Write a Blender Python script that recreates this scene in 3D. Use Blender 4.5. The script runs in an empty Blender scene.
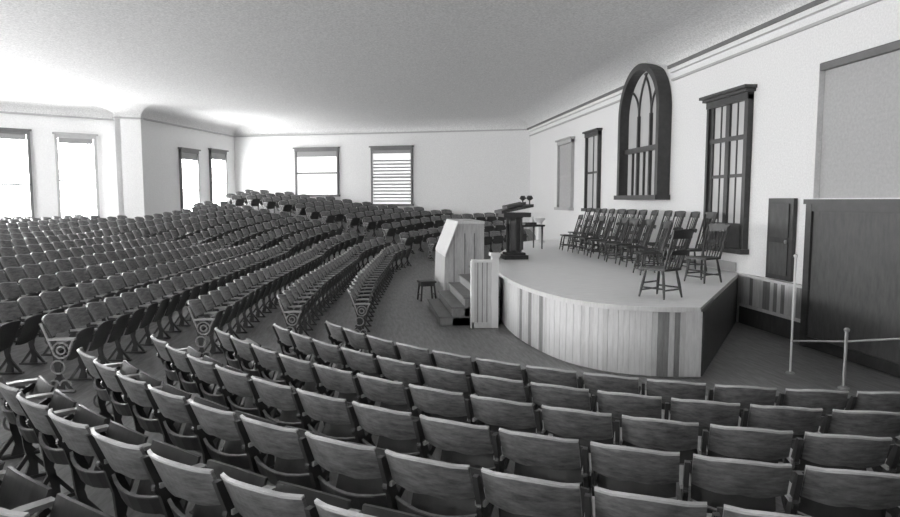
import bpy, math, random
from mathutils import Vector
random.seed(7)
scene = bpy.context.scene
scene.view_settings.view_transform = 'Standard'
scene.view_settings.look = 'None'

# ------------------------------------------------------------------ materials
def mat(name, g, rough=0.6, noise=0.0, nscale=8.0, bump=0.0, emis=0.0, metal=0.0, stretch=None, spec=0.5):
    m = bpy.data.materials.new(name); m.use_nodes = True
    nt = m.node_tree; b = nt.nodes['Principled BSDF']
    b.inputs['Base Color'].default_value = (g, g, g, 1)
    b.inputs['Roughness'].default_value = rough
    b.inputs['Metallic'].default_value = metal
    b.inputs['Specular IOR Level'].default_value = spec
    if emis > 0:
        b.inputs['Emission Color'].default_value = (1, 1, 1, 1)
        b.inputs['Emission Strength'].default_value = emis
    if noise > 0 or bump > 0:
        tc = nt.nodes.new('ShaderNodeTexCoord')
        mp = nt.nodes.new('ShaderNodeMapping')
        if stretch: mp.inputs['Scale'].default_value = stretch
        nt.links.new(tc.outputs['Object'], mp.inputs['Vector'])
        n = nt.nodes.new('ShaderNodeTexNoise')
        n.inputs['Scale'].default_value = nscale
        n.inputs['Detail'].default_value = 6
        n.inputs['Roughness'].default_value = 0.7
        nt.links.new(mp.outputs[0], n.inputs['Vector'])
        if noise > 0:
            r = nt.nodes.new('ShaderNodeMapRange')
            r.inputs['From Min'].default_value = 0.3; r.inputs['From Max'].default_value = 0.7
            r.inputs['To Min'].default_value = max(0, g * (1 - noise)); r.inputs['To Max'].default_value = min(1, g * (1 + noise))
            nt.links.new(n.outputs['Fac'], r.inputs['Value'])
            nt.links.new(r.outputs[0], b.inputs['Base Color'])
        if bump > 0:
            bp = nt.nodes.new('ShaderNodeBump'); bp.inputs['Strength'].default_value = bump
            bp.inputs['Distance'].default_value = 0.02
            nt.links.new(n.outputs['Fac'], bp.inputs['Height'])
            nt.links.new(bp.outputs[0], b.inputs['Normal'])
    return m

M_wall = mat('plaster_wall', 0.76, 0.85, 0.11, 30, 0.15)
M_ceil = mat('plaster_ceiling', 0.72, 0.9, 0.26, 24, 0.2)
M_trim = mat('painted_trim', 0.42, 0.6, 0.08, 5)
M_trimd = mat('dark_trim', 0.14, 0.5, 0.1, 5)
M_floor = mat('floor_boards', 0.19, 0.45, 0.4, 3, 0.1, stretch=(6, 0.8, 1))
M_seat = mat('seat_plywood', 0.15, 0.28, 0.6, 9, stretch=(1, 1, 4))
M_rim = mat('rim_highlight', 0.42, 0.4, 0.2, 6)  # paler tone paints the light caught by the seat-back tops
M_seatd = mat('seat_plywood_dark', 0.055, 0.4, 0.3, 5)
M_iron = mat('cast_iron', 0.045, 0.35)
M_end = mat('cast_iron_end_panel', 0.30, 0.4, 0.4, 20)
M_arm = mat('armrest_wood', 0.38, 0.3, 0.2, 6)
M_dark = mat('dark_walnut', 0.04, 0.4, 0.3, 6)
M_dark2 = mat('stained_oak', 0.07, 0.5, 0.3, 12, stretch=(1, 1, .3))
M_stage = mat('stage_floor', 0.86, 0.45, 0.10, 3, stretch=(1, 8, 1))
M_bl = mat('board_light', 0.58, 0.6, 0.12, 10, stretch=(3, 3, .4))
M_bm = mat('board_mid', 0.50, 0.6, 0.15, 10, stretch=(3, 3, .4))
M_bd = mat('board_dark', 0.22, 0.6, 0.2, 10, stretch=(3, 3, .4))
M_par = mat('parapet_board', 0.40, 0.6, 0.2, 10, stretch=(3, 3, .4))
M_step = mat('stair_tread', 0.16, 0.6, 0.2, 6)
M_white = mat('white_paint', 0.7, 0.5)
M_pane = mat('daylight_pane', 0.8, 0.3, emis=24.0)
M_pane2 = mat('blind_pane', 0.8, 0.6, emis=0.6)
M_pdull = mat('dull_glass', 0.25, 0.12, emis=0.22)
M_blind = mat('roller_blind', 0.30, 0.8)
M_metal = mat('rail_metal', 0.4, 0.4, metal=0.5)
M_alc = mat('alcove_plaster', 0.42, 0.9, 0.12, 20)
M_cloth = mat('tablecloth', 0.7, 0.9)

# ------------------------------------------------------------------ mesh builder
class MB:
    def __init__(s): s.v = []; s.f = []; s.m = []; s.mats = []
    def mi(s, m):
        if m not in s.mats: s.mats.append(m)
        return s.mats.index(m)
    def add(s, vs, fs, m):
        o = len(s.v); s.v += [tuple(p) for p in vs]
        k = s.mi(m)
        for f in fs: s.f.append(tuple(i + o for i in f)); s.m.append(k)
    def box(s, x0, x1, y0, y1, z0, z1, m):
        vs = [(x, y, z) for z in (z0, z1) for x, y in ((x0, y0), (x1, y0), (x1, y1), (x0, y1))]
        s.add(vs, [(3, 2, 1, 0), (4, 5, 6, 7), (0, 1, 5, 4), (1, 2, 6, 5), (2, 3, 7, 6), (3, 0, 4, 7)], m)
    def obox(s, p, q, z0, z1, t0, t1, m):
        d = Vector((q[0] - p[0], q[1] - p[1])); d.normalize(); n = Vector((d.y, -d.x))
        c = [(p[0] + n.x * t0, p[1] + n.y * t0), (q[0] + n.x * t0, q[1] + n.y * t0),
             (q[0] + n.x * t1, q[1] + n.y * t1), (p[0] + n.x * t1, p[1] + n.y * t1)]
        vs = [(a, b, z) for z in (z0, z1) for a, b in c]
        s.add(vs, [(3, 2, 1, 0), (4, 5, 6, 7), (0, 1, 5, 4), (1, 2, 6, 5), (2, 3, 7, 6), (3, 0, 4, 7)], m)
    def prism(s, poly, z0, z1, m, mtop=None):
        n = len(poly)
        vs = [(x, y, z0) for x, y in poly] + [(x, y, z1) for x, y in poly]
        s.add(vs, [(i, (i + 1) % n, n + (i + 1) % n, n + i) for i in range(n)] + [tuple(reversed(range(n)))], m)
        s.add([(x, y, z1) for x, y in poly], [tuple(range(n))], mtop or m)
    def cyl(s, p, q, r0, r1, m, n=8):
        p = Vector(p); q = Vector(q); d = (q - p).normalized()
        a = d.orthogonal().normalized(); b = d.cross(a)
        vs = []
        for c, r in ((p, r0), (q, r1)):
            for i in range(n):
                t = 2 * math.pi * i / n
                vs.append(c + a * math.cos(t) * r + b * math.sin(t) * r)
        s.add(vs, [(i, (i + 1) % n, n + (i + 1) % n, n + i) for i in range(n)] + [tuple(reversed(range(n))), tuple(range(n, 2 * n))], m)
    def lathe(s, c, prof, m, n=16):
        vs = []
        for r, z in prof:
            for i in range(n):
                t = 2 * math.pi * i / n
                vs.append((c[0] + r * math.cos(t), c[1] + r * math.sin(t), c[2] + z))
        fs = []
        for k in range(len(prof) - 1):
            for i in range(n):
                j = (i + 1) % n
                fs.append((k * n + i, k * n + j, (k + 1) * n + j, (k + 1) * n + i))
        fs += [tuple(reversed(range(n))), tuple(range((len(prof) - 1) * n, len(prof) * n))]
        s.add(vs, fs, m)
    def sheet(s, g, th, m):
        R = len(g); C = len(g[0]); th = Vector(th)
        A = [Vector(p) for r in g for p in r]; B = [p + th for p in A]
        N = R * C; fs = []
        for r in range(R - 1):
            for c in range(C - 1):
                a = r * C + c
                fs.append((a, a + 1, a + C + 1, a + C)); fs.append((N + a + C, N + a + C + 1, N + a + 1, N + a))
        for c in range(C - 1):
            fs.append((c + 1, c, N + c, N + c + 1)); a = (R - 1) * C + c
            fs.append((a, a + 1, N + a + 1, N + a))
        for r in range(R - 1):
            a = r * C; fs.append((a, a + C, N + a + C, N + a)); a = r * C + C - 1
            fs.append((a + C, a, N + a, N + a + C))
        s.add(A + B, fs, m)
    def obj(s, name, loc=(0, 0, 0), rz=0, smooth=False):
        me = bpy.data.meshes.new(name); me.from_pydata(s.v, [], s.f)
        for m in s.mats: me.materials.append(m)
        me.polygons.foreach_set('material_index', s.m)
        if smooth: me.polygons.foreach_set('use_smooth', [True] * len(s.f))
        me.update()
        o = bpy.data.objects.new(name, me); bpy.context.collection.objects.link(o)
        o.location = loc; o.rotation_euler = (0, 0, rz)
        return o

# ------------------------------------------------------------------ room plan
POLY = [(7.5, -3), (7.5, 29.2), (-6.5, 34.4), (-8.7, 27.3), (-9.6, 27.1), (-9.8, 28.0), (-14, 25.5), (-16, 22), (-16, -3)]
ZC = 5.70
def clamp(t, a=0., b=1.): return max(a, min(b, t))
def dseg(x, y):
    yy = clamp(y, 11.3, 20.5)
    return math.hypot(x - 5.6, y - yy)
def zf(x, y):
    d = dseg(x, y)
    z = .085 * max(0, d - 6)
    z += .11 * max(0, y - 21) * clamp((d - 4) / 4) * clamp((x + 12) / 7)
    return z
def inpoly(x, y, margin=0.6):
    n = len(POLY); c = False; md = 1e9
    for i in range(n):
        x1, y1 = POLY[i]; x2, y2 = POLY[(i + 1) % n]
        if (y1 > y) != (y2 > y) and x < (x2 - x1) * (y - y1) / (y2 - y1) + x1: c = not c
        dx, dy = x2 - x1, y2 - y1
        t = clamp(((x - x1) * dx + (y - y1) * dy) / (dx * dx + dy * dy))
        md = min(md, math.hypot(x - x1 - t * dx, y - y1 - t * dy))
    return c and md > margin

b = MB(); nx, ny = 90, 140
vs = []; X0, X1, Y0, Y1 = -16.3, 7.8, -3.3, 35
for j in range(ny + 1):
    for i in range(nx + 1):
        x = X0 + (X1 - X0) * i / nx; y = Y0 + (Y1 - Y0) * j / ny
        vs.append((x, y, zf(x, y)))
fs = [(j * (nx + 1) + i, j * (nx + 1) + i + 1, (j + 1) * (nx + 1) + i + 1, (j + 1) * (nx + 1) + i) for j in range(ny) for i in range(nx)]
b.add(vs, fs, M_floor); b.obj('floor', smooth=True)

names = ['right', 'back', 'back_left', 'pier_front', 'pier_side', 'left_diagonal', 'left_corner', 'left', 'near']
AY = 10.12
for i, nm in enumerate(names):
    p = POLY[i]; q = POLY[(i + 1) % len(POLY)]
    b = MB()
    if nm == 'right':
        b.obox((7.5, AY), q, -.1, ZC, 0, .5, M_wall)
        b.obox(p, (7.5, 5), -.1, ZC, 0, .5, M_wall)
        b.obox((7.5, 5), (7.5, AY), -.1, 2.50, 0, .5, M_wall)
        b.obox((7.5, 5), (7.5, AY), 4.72, ZC, 0, .5, M_wall)
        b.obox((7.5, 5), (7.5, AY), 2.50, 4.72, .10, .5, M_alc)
        b.obox((7.5, 5), (7.5, AY), 4.60, 4.715, .0, .10, M_trimd)  # dark strip painting the soffit shadow at the alcove head
    else:
        b.obox(p, q, -.1, ZC, 0, .2, M_wall)
    b.obj('wall_' + nm)
b = MB()
def inset(poly, d):
    n = len(poly); out = []
    for i in range(n):
        a = Vector(poly[i - 1]); p = Vector(poly[i]); c = Vector(poly[(i + 1) % n])
        d1 = (p - a).normalized(); d2 = (c - p).normalized()
        n1 = Vector((-d1.y, d1.x)); n2 = Vector((-d2.y, d2.x))
        m = (n1 + n2); k = d / max(.35, (1 + n1.dot(n2)))
        out.append((p.x + m.x * k, p.y + m.y * k))
    return out
K = 10; vs = []; n = len(POLY)
for k in range(K + 1):
    t = math.pi / 2 * k / K
    for x, y in inset(POLY, 1.1 * (1 - math.cos(t))): vs.append((x, y, ZC + .45 * math.sin(t)))
fs = [(k * n + i, (k + 1) * n + i, (k + 1) * n + (i + 1) % n, k * n + (i + 1) % n) for k in range(K) for i in range(n)]
fs.append(tuple(reversed(range(K * n, K * n + n))))
b.add(vs, fs, M_ceil); b.obj('ceiling')

k = 1
def cornice(p, q):
    global k
    b = MB()
    b.obox(p, q, ZC - .05, ZC + .02, -.16, 0, M_trimd)
    b.obox(p, q, ZC - .14, ZC - .05, -.10, 0, M_wall)
    b.obox(p, q, ZC - .34, ZC - .29, -.05, 0, M_trim)
    b.obj('trim_%d' % k); k += 1
cornice((7.5, -3), (7.5, 15.35)); cornice((7.5, 17.95), (7.5, 29.2))
for i in range(1, len(POLY)):
    b = MB(); p = POLY[i]; q = POLY[(i + 1) % len(POLY)]
    b.obox(p, q, ZC - .06, ZC, -.08, 0, M_trim); b.obj('trim_%d' % k); k += 1

# ------------------------------------------------------------------ windows
wn = 1
def window(p, q, t0, t1, z0, z1, pane, frame, style='sash', blind=0.0, fw=.10):
    global wn
    P = Vector(p); Q = Vector(q); L = (Q - P).length
    a = P + (Q - P) * t0; c = P + (Q - P) * t1; d = (Q - P).normalized()
    b = MB(); w = (c - a).length
    b.obox(a, c, z0, z1, -.03, -.005, pane)
    def seg(s0, s1, za, zb, th, m): b.obox(a + d * s0, a + d * s1, za, zb, -th, -.004, m)
    seg(-fw, 0, z0 - .08, z1 + .1, .12, frame); seg(w, w + fw, z0 - .08, z1 + .1, .12, frame)
    seg(-fw, w + fw, z1, z1 + .14, .14, frame); seg(-fw - .06, w + fw + .06, z1 + .14, z1 + .2, .2, frame)
    seg(-fw - .05, w + fw + .05, z0 - .1, z0, .2, frame)
    zm = (z0 + z1) / 2
    seg(0, w, zm - .035, zm + .035, .06, frame)
    if style == 'cross': seg(w / 2 - .03, w / 2 + .03, z0, z1, .05, frame)
    if style == 'french':
        seg(w / 2 - .07, w / 2 + .07, z0, z1, .08, frame)
        for s in (.0, w - .12): seg(s, s + .12, z0, z1, .07, frame)
        for s in (.28, .72): seg(w * s - .015, w * s + .015, z0, z1, .05, frame)
        seg(0, w, z0, z0 + .5, .07, frame); seg(0, w, z1 - .75, z1 - .66, .09, frame)
        seg(-fw - .1, w + fw + .1, z1 + .2, z1 + .26, .26, frame)
    if style == 'slats':
        z = z0 + .1
        while z < z1 - .5:
            seg(.03, w - .03, z, z + .07, .07, M_blind); z += .16
    if blind > 0: seg(.02, w - .02, z1 - blind, z1, .08, M_blind)
    b.obj('window_%d' % wn); wn += 1
BK = (POLY[1], POLY[2]); BL = (POLY[2], POLY[3]); LD = (POLY[5], POLY[6]); LW = (POLY[7], POLY[8]); NR = (POLY[8], POLY[0])
window(*BK, 1 - .372, 1 - .2286, 2.75, 4.85, M_pane2, M_trimd, blind=.25, fw=.07)
window(*BK, 1 - .6225, 1 - .494, 2.3, 4.85, M_pane2, M_trimd, 'slats', blind=.15, fw=.07)
window(*BL, 1 - .515, 1 - .346, 1.3, 4.55, M_pane, M_trimd, blind=.3, fw=.07)
window(*BL, 1 - .852, 1 - .676, 1.9, 4.7, M_pane, M_trimd, blind=.3, fw=.07)
window(*LD, .188, .436, 1.6, 4.85, M_pane, M_trim, blind=.2)
window(*LD, .64, .95, 1.2, 4.9, M_pane, M_trimd, blind=.2)
for t in (.06, .22, .38, .54, .70):
    window(*LW, t, t + .1, 1.4, 5.0, M_pane, M_trim)
for t in (.40,):
    window(*NR, t, t + .09, 1.6, 5.0, M_pane, M_trim)  # unseen glowing window added behind the camera to light the seat backs

RW = ((7.5, 0), (7.5, 30))
def ry(y): return y / 30.
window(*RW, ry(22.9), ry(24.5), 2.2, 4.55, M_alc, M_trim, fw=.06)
window(*RW, ry(20.2), ry(21.3), 2.2, 4.55, M_pdull, M_dark, 'cross', fw=.08)
window(*RW, ry(12.02), ry(13.4), 1.5, 4.42, M_pdull, M_dark, 'french', fw=.08)

# arched window
b = MB(); yc = 16.65; zs = 4.72; Ro = 1.3; Ri = 1.14; zb = 2.6
def archpts(R, n=28):
    pts = [(yc + R, zb)]
    for i in range(n + 1):
        t = math.pi * i / n; pts.append((yc + R * math.cos(t), zs + R * math.sin(t)))
    pts.append((yc - R, zb)); return pts
o_, i_ = archpts(Ro), archpts(Ri); n = len(o_)
vs = [(7.16, y, z) for y, z in o_] + [(7.16, y, z) for y, z in i_] + [(7.49, y, z) for y, z in o_] + [(7.42, y, z) for y, z in i_]
fs = []
for j in range(n - 1):
    fs += [(j, j + 1, n + j + 1, n + j), (j, 2 * n + j, 2 * n + j + 1, j + 1), (n + j, n + j + 1, 3 * n + j + 1, 3 * n + j)]
b.add(vs, fs, M_dark)
b.add([(7.42, y, z) for y, z in i_], [tuple(range(n))], M_pdull)
b.box(7.1, 7.49, yc - Ro - .05, yc + Ro + .05, zb - .12, zb, M_dark)
b.box(7.30, 7.42, yc - Ri, yc + Ri, 3.75, 3.88, M_dark)
for yy in (-.38, .38):
    b.box(7.34, 7.42, yc + yy - .035, yc + yy + .035, zb, zs, M_dark)
for yy in (-.73, 0, .73): b.box(7.36, 7.42, yc + yy - .02, yc + yy + .02, zb, 3.8, M_dark)
def arcbar(cy, R, a0, a1):
    pr = None
    for j in range(15):
        t = a0 + (a1 - a0) * j / 14; y = cy + R * math.cos(t); z = zs + R * math.sin(t)
        if math.hypot(y - yc, z - zs) > Ri + .02: pr = None; continue
        if pr: b.cyl((7.38, pr[0], pr[1]), (7.38, y, z), .03, .03, M_dark, 6)
        pr = (y, z)
for s in (-1, 1):
    arcbar(yc + s * 1.13, 1.51, math.pi / 2, math.pi if s > 0 else 0)
    arcbar(yc + s * 1.13, .75, math.pi / 2, math.pi if s > 0 else 0)
b.obj('window_arched')

# ------------------------------------------------------------------ stage
ctrl = [(4.60, 8.34), (3.89, 8.50), (3.30, 8.94), (2.88, 9.9), (2.70, 11.9), (3.05, 15.0), (4.05, 18.6), (5.7, 22.6), (7.45, 24.0)]
def catmull(P, n=8):
    out = []
    for i in range(len(P) - 1):
        p0 = Vector(P[max(0, i - 1)]); p1 = Vector(P[i]); p2 = Vector(P[i + 1]); p3 = Vector(P[min(len(P) - 1, i + 2)])
        for k in range(n):
            t = k / n
            out.append(.5 * ((2 * p1) + (p2 - p0) * t + (2 * p0 - 5 * p1 + 4 * p2 - p3) * t * t + (3 * p1 - p0 - 3 * p2 + p3) * t ** 3))
    out.append(Vector(P[-1])); return out
edge = catmull(ctrl)
poly = [(p.x, p.y) for p in edge] + [(7.45, 12.2)]
poly = poly[::-1]
b = MB()
b.prism(poly, 0, .96, M_bd)
deck = [(p.x - .05 * (1 if p.x < 7 else 0), p.y - (.05 if p.y < 9.5 else 0)) for p in edge] + [(7.45, 12.15)]
b.prism(deck[::-1], .93, 1.0, M_bl, M_stage)
sd = [(4.62, 8.36), (7.43, 12.17)]
for j in range(40):
    p = Vector(sd[0]).lerp(Vector(sd[1]), j / 40); q = Vector(sd[0]).lerp(Vector(sd[1]), (j + .9) / 40)
    b.obox(p, q, .02, .93, 0, .02, M_dark2)
def resample2(pts, step):
    P = [Vector(p) for p in pts]; cum = [0]
    for i in range(len(P) - 1): cum.append(cum[-1] + (P[i + 1] - P[i]).length)
    out = []; s = 0; i = 0
    while s <= cum[-1]:
        while i < len(P) - 2 and cum[i + 1] < s: i += 1
        t = (s - cum[i]) / max(1e-9, cum[i + 1] - cum[i]); out.append((P[i] + (P[i + 1] - P[i]) * t, (P[i + 1] - P[i]).normalized())); s += step
    return out
bp = resample2(edge, .075)
for j in range(len(bp) - 1):
    p = bp[j][0]; q = bp[j + 1][0]; r = random.random()
    m = M_bl if r < .85 else M_bm
    if 3.95 < p.x < 4.40 and p.y < 9: m = M_bd if (j % 5) not in (0, 3) else M_bm
    if p.x < 3.0 and 9.9 < p.y < 11.2: m = M_bd if j % 6 in (0, 1) else M_bm
    qq = p + (q - p) * .985
    b.obox(qq, p, 0.02, .93, 0, .02 + .004 * (j % 2), m)
b.obj('stage_platform')

b = MB()
for i in range(5):
    b.box(1.45 + i * .24, 2.64, 12.5, 14.85, 0.01, .19 * (i + 1) - .03, M_bd)
    b.box(1.42 + i * .24, 2.64, 12.48, 14.87, .19 * (i + 1) - .03, .19 * (i + 1), M_step)
b.obj('stage_stairs')
b = MB()
y0, y1 = 14.95, 17.0
pr = [(1.80, 0.01), (1.84, 1.15), (2.14, 1.92), (2.76, 1.92), (2.76, 0.01)]
n = len(pr)
vs = [(x, y0, z) for x, z in pr] + [(x, y1, z) for x, z in pr]
b.add(vs, [tuple(range(n)), tuple(reversed(range(n, 2 * n)))] + [(i, n + i, n + (i + 1) % n, (i + 1) % n) for i in range(n)], M_par)
for (p, q) in ((pr[1], pr[2]), (pr[2], pr[3])):
    b.sheet([[(p[0], y0 - .05, p[1]), (q[0], y0 - .05, q[1])], [(p[0], y1 + .04, p[1]), (q[0], y1 + .04, q[1])]], (0, 0, .06), M_bl)
for x in (2.05, 2.3, 2.53): b.box(x - .012, x + .012, y0 - .012, y0, .15, 1.7, M_bd)
b.box(1.78, 2.76, y0 - .03, y0, 0.01, .16, M_par)
b.obj('stair_parapet')
b = MB()
b.box(2.40, 2.53, 12.16, 12.30, 0.01, 1.40, M_white); b.box(2.37, 2.56, 12.13, 12.33, 1.40, 1.46, M_white)
b.box(2.04, 2.40, 12.19, 12.27, .08, 1.28, M_bl); b.box(2.02, 2.40, 12.16, 12.30, 1.28, 1.33, M_white); b.box(2.02, 2.40, 12.17, 12.29, 0.01, .12, M_bl)
for x in (2.13, 2.22, 2.31): b.box(x - .008, x + .008, 12.182, 12.19, .12, 1.28, M_bd)
b.box(2.00, 2.06, 12.17, 12.29, 0.01, 1.3, M_white)
b.obj('stair_newel_panel')
b = MB()
b.box(-.2, .2, -.17, .17, .44, .49, M_dark); b.box(-.17, .17, -.14, .14, .36, .44, M_dark)
for sx in (-1, 1):
    for sy in (-1, 1): b.cyl((sx * .19, sy * .16, 0), (sx * .15, sy * .12, .44), .02, .024, M_dark)
    b.cyl((sx * .175, -.14, .15), (sx * .175, .14, .15), .012, .012, M_dark)
b.obj('wooden_stool', (1.5, 15.9, 0), .2)

# lectern
b = MB()
b.prism([(-.3, -.3), (.3, -.3), (.3, .3), (-.3, .3)], 0, .1, M_dark)
b.prism([(-.24, -.24), (.24, -.24), (.24, .24), (-.24, .24)], .1, .16, M_dark)
b.lathe((0, 0, .16), [(.21, 0), (.17, .06), (.17, .8), (.22, .86), (.27, .92)], M_dark, 8)
for i in range(8):
    t = i * math.pi / 4; b.cyl((.19 * math.cos(t), .19 * math.sin(t), .2), (.19 * math.cos(t), .19 * math.sin(t), 1.0), .02, .02, M_dark2, 6)
b.sheet([[(-.42, -.45, 1.14), (-.42, .45, 1.14)], [(.38, -.45, 1.30), (.38, .45, 1.30)]], (0, 0, .07), M_dark)
b.box(-.34, .34, -.36, .36, 1.05, 1.16, M_dark)
b.sheet([[(-.25, -.3, 1.26), (-.25, 0, 1.23), (-.25, .3, 1.26)], [(.22, -.3, 1.36), (.22, 0, 1.33), (.22, .3, 1.36)]], (0, 0, .07), M_dark2)
for sy in (-.35, .35):
    b.cyl((.3, sy, 1.3), (.3, sy, 1.5), .015, .015, M_dark)
    b.lathe((.3, sy, 1.46), [(.03, 0), (.09, .05), (.05, .12)], M_dark, 10)
b.obj('pulpit_lectern', (3.72, 16.0, 1.0))
b = MB()
b.box(-.4, .4, -.3, .3, .68, .73, M_dark)
for sx in (-1, 1):
    for sy in (-1, 1): b.cyl((sx * .34, sy * .24, 0), (sx * .34, sy * .24, .68), .02, .03, M_dark)
b.box(-.2, .2, -.15, .15, .73, .80, M_dark2)
b.lathe((.2, .1, .73), [(.05, 0), (.07, .08), (.03, .18), (.045, .24)], M_cloth, 12)
b.obj('small_table', (4.9, 19.2, 1.0), .3)
b = MB()
b.lathe((0, 0, 0), [(.2, 0), (.2, .05), (.12, .1), (.1, .7), (.17, .78), (.2, .8), (.2, .85)], M_cloth, 16)
b.obj('white_pedestal', (6.0, 22.0, 1.0))

# ------------------------------------------------------------------ spindle chairs
def chair_mesh(H=.93, spind=7):
    b = MB(); m = M_dark
    g = []
    for r in range(7):
        v = r / 6; row = []
        for c in range(9):
            u = c / 8 * 2 - 1; wd = .23 - .03 * (1 - v)
            row.append((u * wd, -.21 + .42 * v - (.02 * (1 - u * u) if v == 0 else 0), .45 - .018 * (1 - u * u) * (1 - (2 * v - 1) ** 2)))
        g.append(row)
    b.sheet(g, (0, 0, -.035), m)
    ft = {}
    for sx in (-1, 1):
        for sy in (-1, 1):
            top = Vector((sx * .16, sy * .15, .43)); bot = Vector((sx * .22, sy * .22, 0)); ft[sx, sy] = (top, bot)
            mid = top.lerp(bot, .5)
            b.cyl(bot, mid, .014, .024, m); b.cyl(mid, top, .024, .015, m)
        a = ft[sx, -1][1].lerp(ft[sx, -1][0], .35); c = ft[sx, 1][1].lerp(ft[sx, 1][0], .35)
        b.cyl(a, c, .013, .013, m)
    for sy, tt in ((1, .5), (-1, .3), (1, .25)):
        b.cyl(ft[-1, sy][1].lerp(ft[-1, sy][0], tt), ft[1, sy][1].lerp(ft[1, sy][0], tt), .013, .013, m)
    hb = H - .45
    for sx in (-1, 1):
        b.cyl((sx * .19, -.19, .44), (sx * .215, -.19 - .14 * hb / .5, H - .03), .021, .017, m)
    for i in range(spind - 2):
        u = (i + 1) / (spind - 1) * 2 - 1
        b.cyl((u * .17, -.19 - .02 * (1 - u * u), .44), (u * .2, -.19 - .14 * hb / .5 - .04 * (1 - u * u), H - .08), .011, .010, m, 6)
    g = []
    for z in (0, 1):
        row = []
        for c in range(11):
            u = c / 10 * 2 - 1
            row.append((u * .24, -.19 - .14 * hb / .5 - .045 * (1 - u * u) - z * .02, H - .12 + z * (.12 + .02 * (1 - u * u))))
        g.append(row)
    b.sheet(g, (0, .022, 0), m)
    b.sheet([[(p[0] * .9, p[1] + .06 * hb, p[2] - hb * .42) for p in g[0]], [(p[0] * .9, p[1] + .06 * hb, p[2] - hb * .42 - .06) for p in g[1]]], (0, .018, 0), m)
    return b
cache = {}
def put(cb, x, y, fx, fy):
    rz = math.atan2(fy, fx) - math.pi / 2
    if id(cb) not in cache:
        o = cb.obj('spindle_chair', (x, y, 1.006), rz); cache[id(cb)] = o.data
    else:
        o = bpy.data.objects.new('spindle_chair', cache[id(cb)]); bpy.context.collection.objects.link(o)
        o.location = (x, y, 1.006); o.rotation_euler = (0, 0, rz)
cb = chair_mesh(1.02); tall = chair_mesh(1.2, 7)
put(cb, 4.42, 9.25, -.5, .9)
put(cb, 6.0, 10.9, -.9, -.35)
put(cb, 5.55, 12.2, -1, .1)
for i in range(12):
    y = 12.7 + i * .68
    put(tall, 6.75 + random.uniform(-.05, .05), y, -1, random.uniform(-.15, .15))
for i in range(8):
    y = 12.95 + i * .80
    put(cb, 5.95 + random.uniform(-.08, .08), y, -1, random.uniform(-.3, .3))

# ------------------------------------------------------------------ right wall furniture
b = MB()
b.box(7.42, 7.49, 10.5, 11.22, 1.03, 2.5, M_dark)
for (z0, z1) in ((1.12, 1.7), (1.8, 2.4)): b.box(7.40, 7.42, 10.6, 11.12, z0, z1, M_dark2)
b.lathe((7.38, 10.62, 1.7), [(.02, 0), (.03, .03), (.02, .06)], M_metal, 8)
b.obj('door_1')
b = MB()
DY = 10.02
b.box(7.34, 7.49, 4.0, DY, 0.01, 2.40, M_dark2); b.box(7.28, 7.49, 3.95, DY + .04, 2.40, 2.48, M_dark)
b.box(7.30, 7.34, DY - .14, DY, 0.01, 2.40, M_dark)
y = DY - .14
while y > 4.6:
    b.box(7.30, 7.34, y - 2.5, y - 2.4, 0.01, 2.40, M_dark)
    for (z0, z1) in ((.02, .2), (2.28, 2.40)): b.box(7.305, 7.34, y - 2.4, y, z0, z1, M_dark)
    y -= 2.5
b.obj('door_2')
b = MB()
y = 10.14
while y < 12.1:
    b.box(7.44, 7.49, y, y + .1, .42, .98, random.choice([M_bl, M_bl, M_bm, M_bd])); y += .107
b.box(7.40, 7.49, 10.12, 12.1, .96, 1.01, M_bl)
b.box(7.42, 7.49, 10.12, 12.1, .36, .42, M_bl)
b.box(7.46, 7.49, 10.12, 12.1, .01, .36, M_dark2)
b.obj('trim_%d' % k); k += 1
b = MB()
b.box(7.46, 7.49, 12.3, 23.8, 1.02, 1.2, M_trim); b.obj('baseboard_right')
b = MB()
b.cyl((6.0, 8.4, 0), (6.0, 8.4, 1.66), .015, .015, M_white); b.lathe((6.0, 8.4, 1.66), [(.018, 0), (.03, .03), (.012, .05)], M_white, 10)
b.cyl((6.2, 7.6, 0), (6.2, 7.6, .76), .022, .022, M_metal); b.lathe((6.2, 7.6, .76), [(.03, 0), (.038, .03), (.02, .05)], M_metal, 10)
rp = [(6.0, 8.4, .47), (6.2, 7.6, .63), (6.4, 7.07, .77), (6.55, 6.5, .90)]
for a_, c_ in zip(rp, rp[1:]): b.cyl(a_, c_, .013, .013, M_metal)
b.cyl(rp[-1], (6.55, 6.5, zf(6.55, 6.5)), .02, .02, M_metal)
b.lathe((6.0, 8.4, 0), [(.06, 0), (.06, .015), (.03, .03)], M_metal, 12); b.lathe((6.2, 7.6, 0), [(.07, 0), (.07, .02), (.03, .04)], M_metal, 12)
b.obj('stair_handrail')

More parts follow.
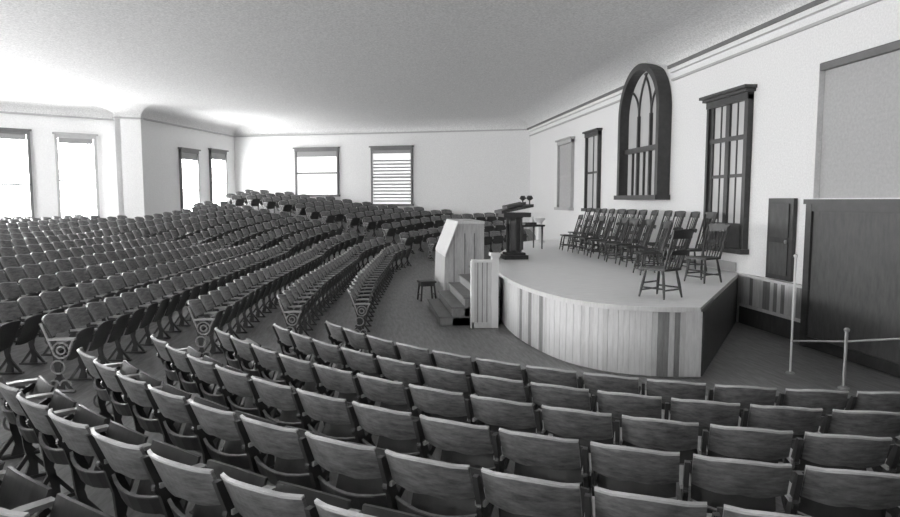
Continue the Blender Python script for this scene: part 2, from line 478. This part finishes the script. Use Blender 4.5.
# ------------------------------------------------------------------ auditorium seats
def seat_template(PITCH, first=False, last=False):
    b = MB()
    W = PITCH / 2 - .03
    def crest(u): return .805 + .035 * (1 - u * u) + .018 * math.exp(-((abs(u) - .95) / .12) ** 2)
    g = []
    for r in range(4):
        v = r / 3; row = []
        for c in range(13):
            u = c / 12 * 2 - 1
            top = crest(u)
            bot = .635 - .03 * (1 - u * u) + .02 * math.exp(-(u / .25) ** 2)
            z = bot + (top - bot) * v
            row.append((u * W, .0 - (z - .42) * .42 - .06 * (1 - u * u), z))
        g.append(row)
    b.sheet(g, (0, .016, .005), M_seat)
    top = g[-1]
    b.sheet([[(p[0], p[1] - .001, p[2] - .004) for p in top], [(p[0], p[1] - .004, p[2] + .009) for p in top]], (0, .020, .005), M_rim)  # thin strip with the highlight put into its colour
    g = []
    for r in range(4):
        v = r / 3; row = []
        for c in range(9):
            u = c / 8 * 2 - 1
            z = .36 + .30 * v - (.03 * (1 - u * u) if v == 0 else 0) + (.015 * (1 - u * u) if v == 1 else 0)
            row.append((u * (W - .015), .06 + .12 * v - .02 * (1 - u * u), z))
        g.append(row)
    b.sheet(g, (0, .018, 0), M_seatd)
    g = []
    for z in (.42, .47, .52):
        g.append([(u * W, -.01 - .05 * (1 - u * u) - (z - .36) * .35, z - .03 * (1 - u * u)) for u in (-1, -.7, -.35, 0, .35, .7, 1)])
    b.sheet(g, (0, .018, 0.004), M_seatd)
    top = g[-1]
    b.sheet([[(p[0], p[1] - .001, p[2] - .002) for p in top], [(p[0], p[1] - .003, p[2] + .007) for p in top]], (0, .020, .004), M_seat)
    def standard(x):
        w = .014
        pts = [(.0, .0), (.02, .12), (-.01, .25), (.0, .40), (-.05, .54), (-.13, .72), (-.165, .79)]
        wd = [.05, .028, .026, .05, .04, .03, .02]
        L = [(x - w, y - q, z) for (y, z), q in zip(pts, wd)]; R = [(x - w, y + q, z) for (y, z), q in zip(pts, wd)]
        b.sheet([L, R], (2 * w, 0, 0), M_iron)
        b.box(x - .025, x + .025, -.16, .16, 0, .025, M_iron)
        b.sheet([[(x - w, -.15, .02), (x - w, -.12, .02)], [(x - w, -.02, .2), (x - w, .02, .2)]], (2 * w, 0, 0), M_iron)
        b.sheet([[(x - w, .12, .02), (x - w, .15, .02)], [(x - w, -.02, .2), (x - w, .02, .2)]], (2 * w, 0, 0), M_iron)
        b.sheet([[(x - w, -.05, .5), (x - w, -.02, .46)], [(x - w, .15, .60), (x - w, .17, .57)]], (2 * w, 0, 0), M_iron)
        for s in range(6):
            a0 = s * math.pi / 3; a1 = (s + 1) * math.pi / 3
            b.cyl((x, -.085 + .035 * math.cos(a0), .60 + .035 * math.sin(a0)), (x, -.085 + .035 * math.cos(a1), .60 + .035 * math.sin(a1)), .018, .018, M_iron, 4)
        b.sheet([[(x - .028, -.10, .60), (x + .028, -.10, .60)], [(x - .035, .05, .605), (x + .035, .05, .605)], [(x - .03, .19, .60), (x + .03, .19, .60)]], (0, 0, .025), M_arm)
    def ornate(x, sgn):
        # scrolled cast end frame on the aisle side
        xo = x + sgn * .018
        def ring(cy, cz, r, a0=0, a1=2 * math.pi, n=10, th=.011):
            for s in range(n):
                t0 = a0 + (a1 - a0) * s / n; t1 = a0 + (a1 - a0) * (s + 1) / n
                b.cyl((xo, cy + r * math.cos(t0), cz + r * math.sin(t0)), (xo, cy + r * math.cos(t1), cz + r * math.sin(t1)), th, th, M_end, 5)
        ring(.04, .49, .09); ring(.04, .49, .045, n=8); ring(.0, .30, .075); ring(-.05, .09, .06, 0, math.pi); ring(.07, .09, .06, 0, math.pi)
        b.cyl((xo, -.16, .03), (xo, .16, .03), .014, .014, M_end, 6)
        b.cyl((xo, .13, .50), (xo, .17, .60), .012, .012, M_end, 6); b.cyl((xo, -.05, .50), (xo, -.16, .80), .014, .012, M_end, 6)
    standard(-PITCH / 2)
    if last: standard(PITCH / 2)
    if first: ornate(-PITCH / 2, -1)
    if last: ornate(PITCH / 2, 1)
    return b
PN, PF = .55, .53
TEM = {(p, f, l): seat_template(p, f, l) for p in (PN, PF) for f in (False, True) for l in (False, True)}
nrow = 0
def build_row(places, P):
    global nrow
    if len(places) < 2: return
    V = []; F = []; MI = []
    for k_, (x, y, fx, fy) in enumerate(places):
        T = TEM[(P, k_ == 0, k_ == len(places) - 1)]
        o = len(V); z0 = zf(x, y)
        for (a, c, z) in T.v:
            V.append((x + a * fy + c * fx, y - a * fx + c * fy, z + z0))
        F += [tuple(i + o for i in f) for f in T.f]; MI += T.m
    me = bpy.data.meshes.new('auditorium_seat_row'); me.from_pydata(V, [], F)
    for m in TEM[(P, True, True)].mats: me.materials.append(m)
    me.polygons.foreach_set('material_index', MI); me.update()
    o = bpy.data.objects.new('auditorium_seat_row', me); bpy.context.collection.objects.link(o); nrow += 1
total = 0
# rows run so that local +x advances along the list: (fy,-fx) direction
def order(pl):
    if len(pl) < 2: return pl
    (x0, y0, fx, fy), (x1, y1, _, _) = pl[0], pl[1]
    return pl if (x1 - x0) * fy + (y1 - y0) * (-fx) > 0 else pl[::-1]
for i in range(8):
    R = 6.5 + .74 * i
    a0 = math.radians(203 + i * 1.4 + (0, 0, 0, 1, 3, 4, 3, 0)[i]); a1 = math.radians(276 - (i > 3) * 4)
    nn = int((a1 - a0) * R / PN); pl = []
    for j in range(nn):
        a = a0 + (j + .5) * PN / R
        x = 5.6 + R * math.cos(a); y = 11.3 + R * math.sin(a)
        if x > 6.6: continue
        pl.append((x, y, -math.cos(a), -math.sin(a)))
    build_row(order(pl), PN); total += len(pl)
xi = -.1; i = 0
while xi > -15:
    ye = 11.9 + 1.0 * (xi + .1) - (.7 if xi < -3.2 else 0); ye = max(ye, 5.0)
    tx = xi + .8; Rr = 7 - tx
    path = [(xi, ye), (xi + .15, ye + (20.5 - ye) * .3), (tx, 20.5)]
    for j in range(1, 40):
        a = math.pi - j / 39 * math.pi / 2
        path.append((7 + Rr * math.cos(a), 20.5 + Rr * math.sin(a)))
    run = []
    for (p, d) in resample2(path, PF):
        ok = inpoly(p.x, p.y, .7) and p.x < 6.7
        if ok:
            ang = math.degrees(math.atan2(p.y - 20.5, 7 - p.x))
            if p.y > 20.5 and abs(math.radians(ang - 38)) * Rr < .7: ok = False
        if ok: run.append((p.x, p.y, d.y, -d.x))
        else:
            build_row(order(run), PF); total += len(run); run = []
    build_row(order(run), PF); total += len(run)
    xi -= 1.1 if i < 3 else .92
    i += 1
print('SEATS', total, 'rows', nrow)

# ------------------------------------------------------------------ camera, world
cam = bpy.data.cameras.new('camera'); co = bpy.data.objects.new('camera', cam); bpy.context.collection.objects.link(co)
cam.sensor_width = 36; cam.lens = 26.0; cam.clip_start = .05
co.location = (0, 0, 2.46); co.rotation_euler = (math.radians(90 - 5.1), 0, math.radians(-7.45))
scene.camera = co
w = bpy.data.worlds.new('world'); scene.world = w; w.use_nodes = True
w.node_tree.nodes['Background'].inputs[0].default_value = (1, 1, 1, 1)
w.node_tree.nodes['Background'].inputs[1].default_value = .5
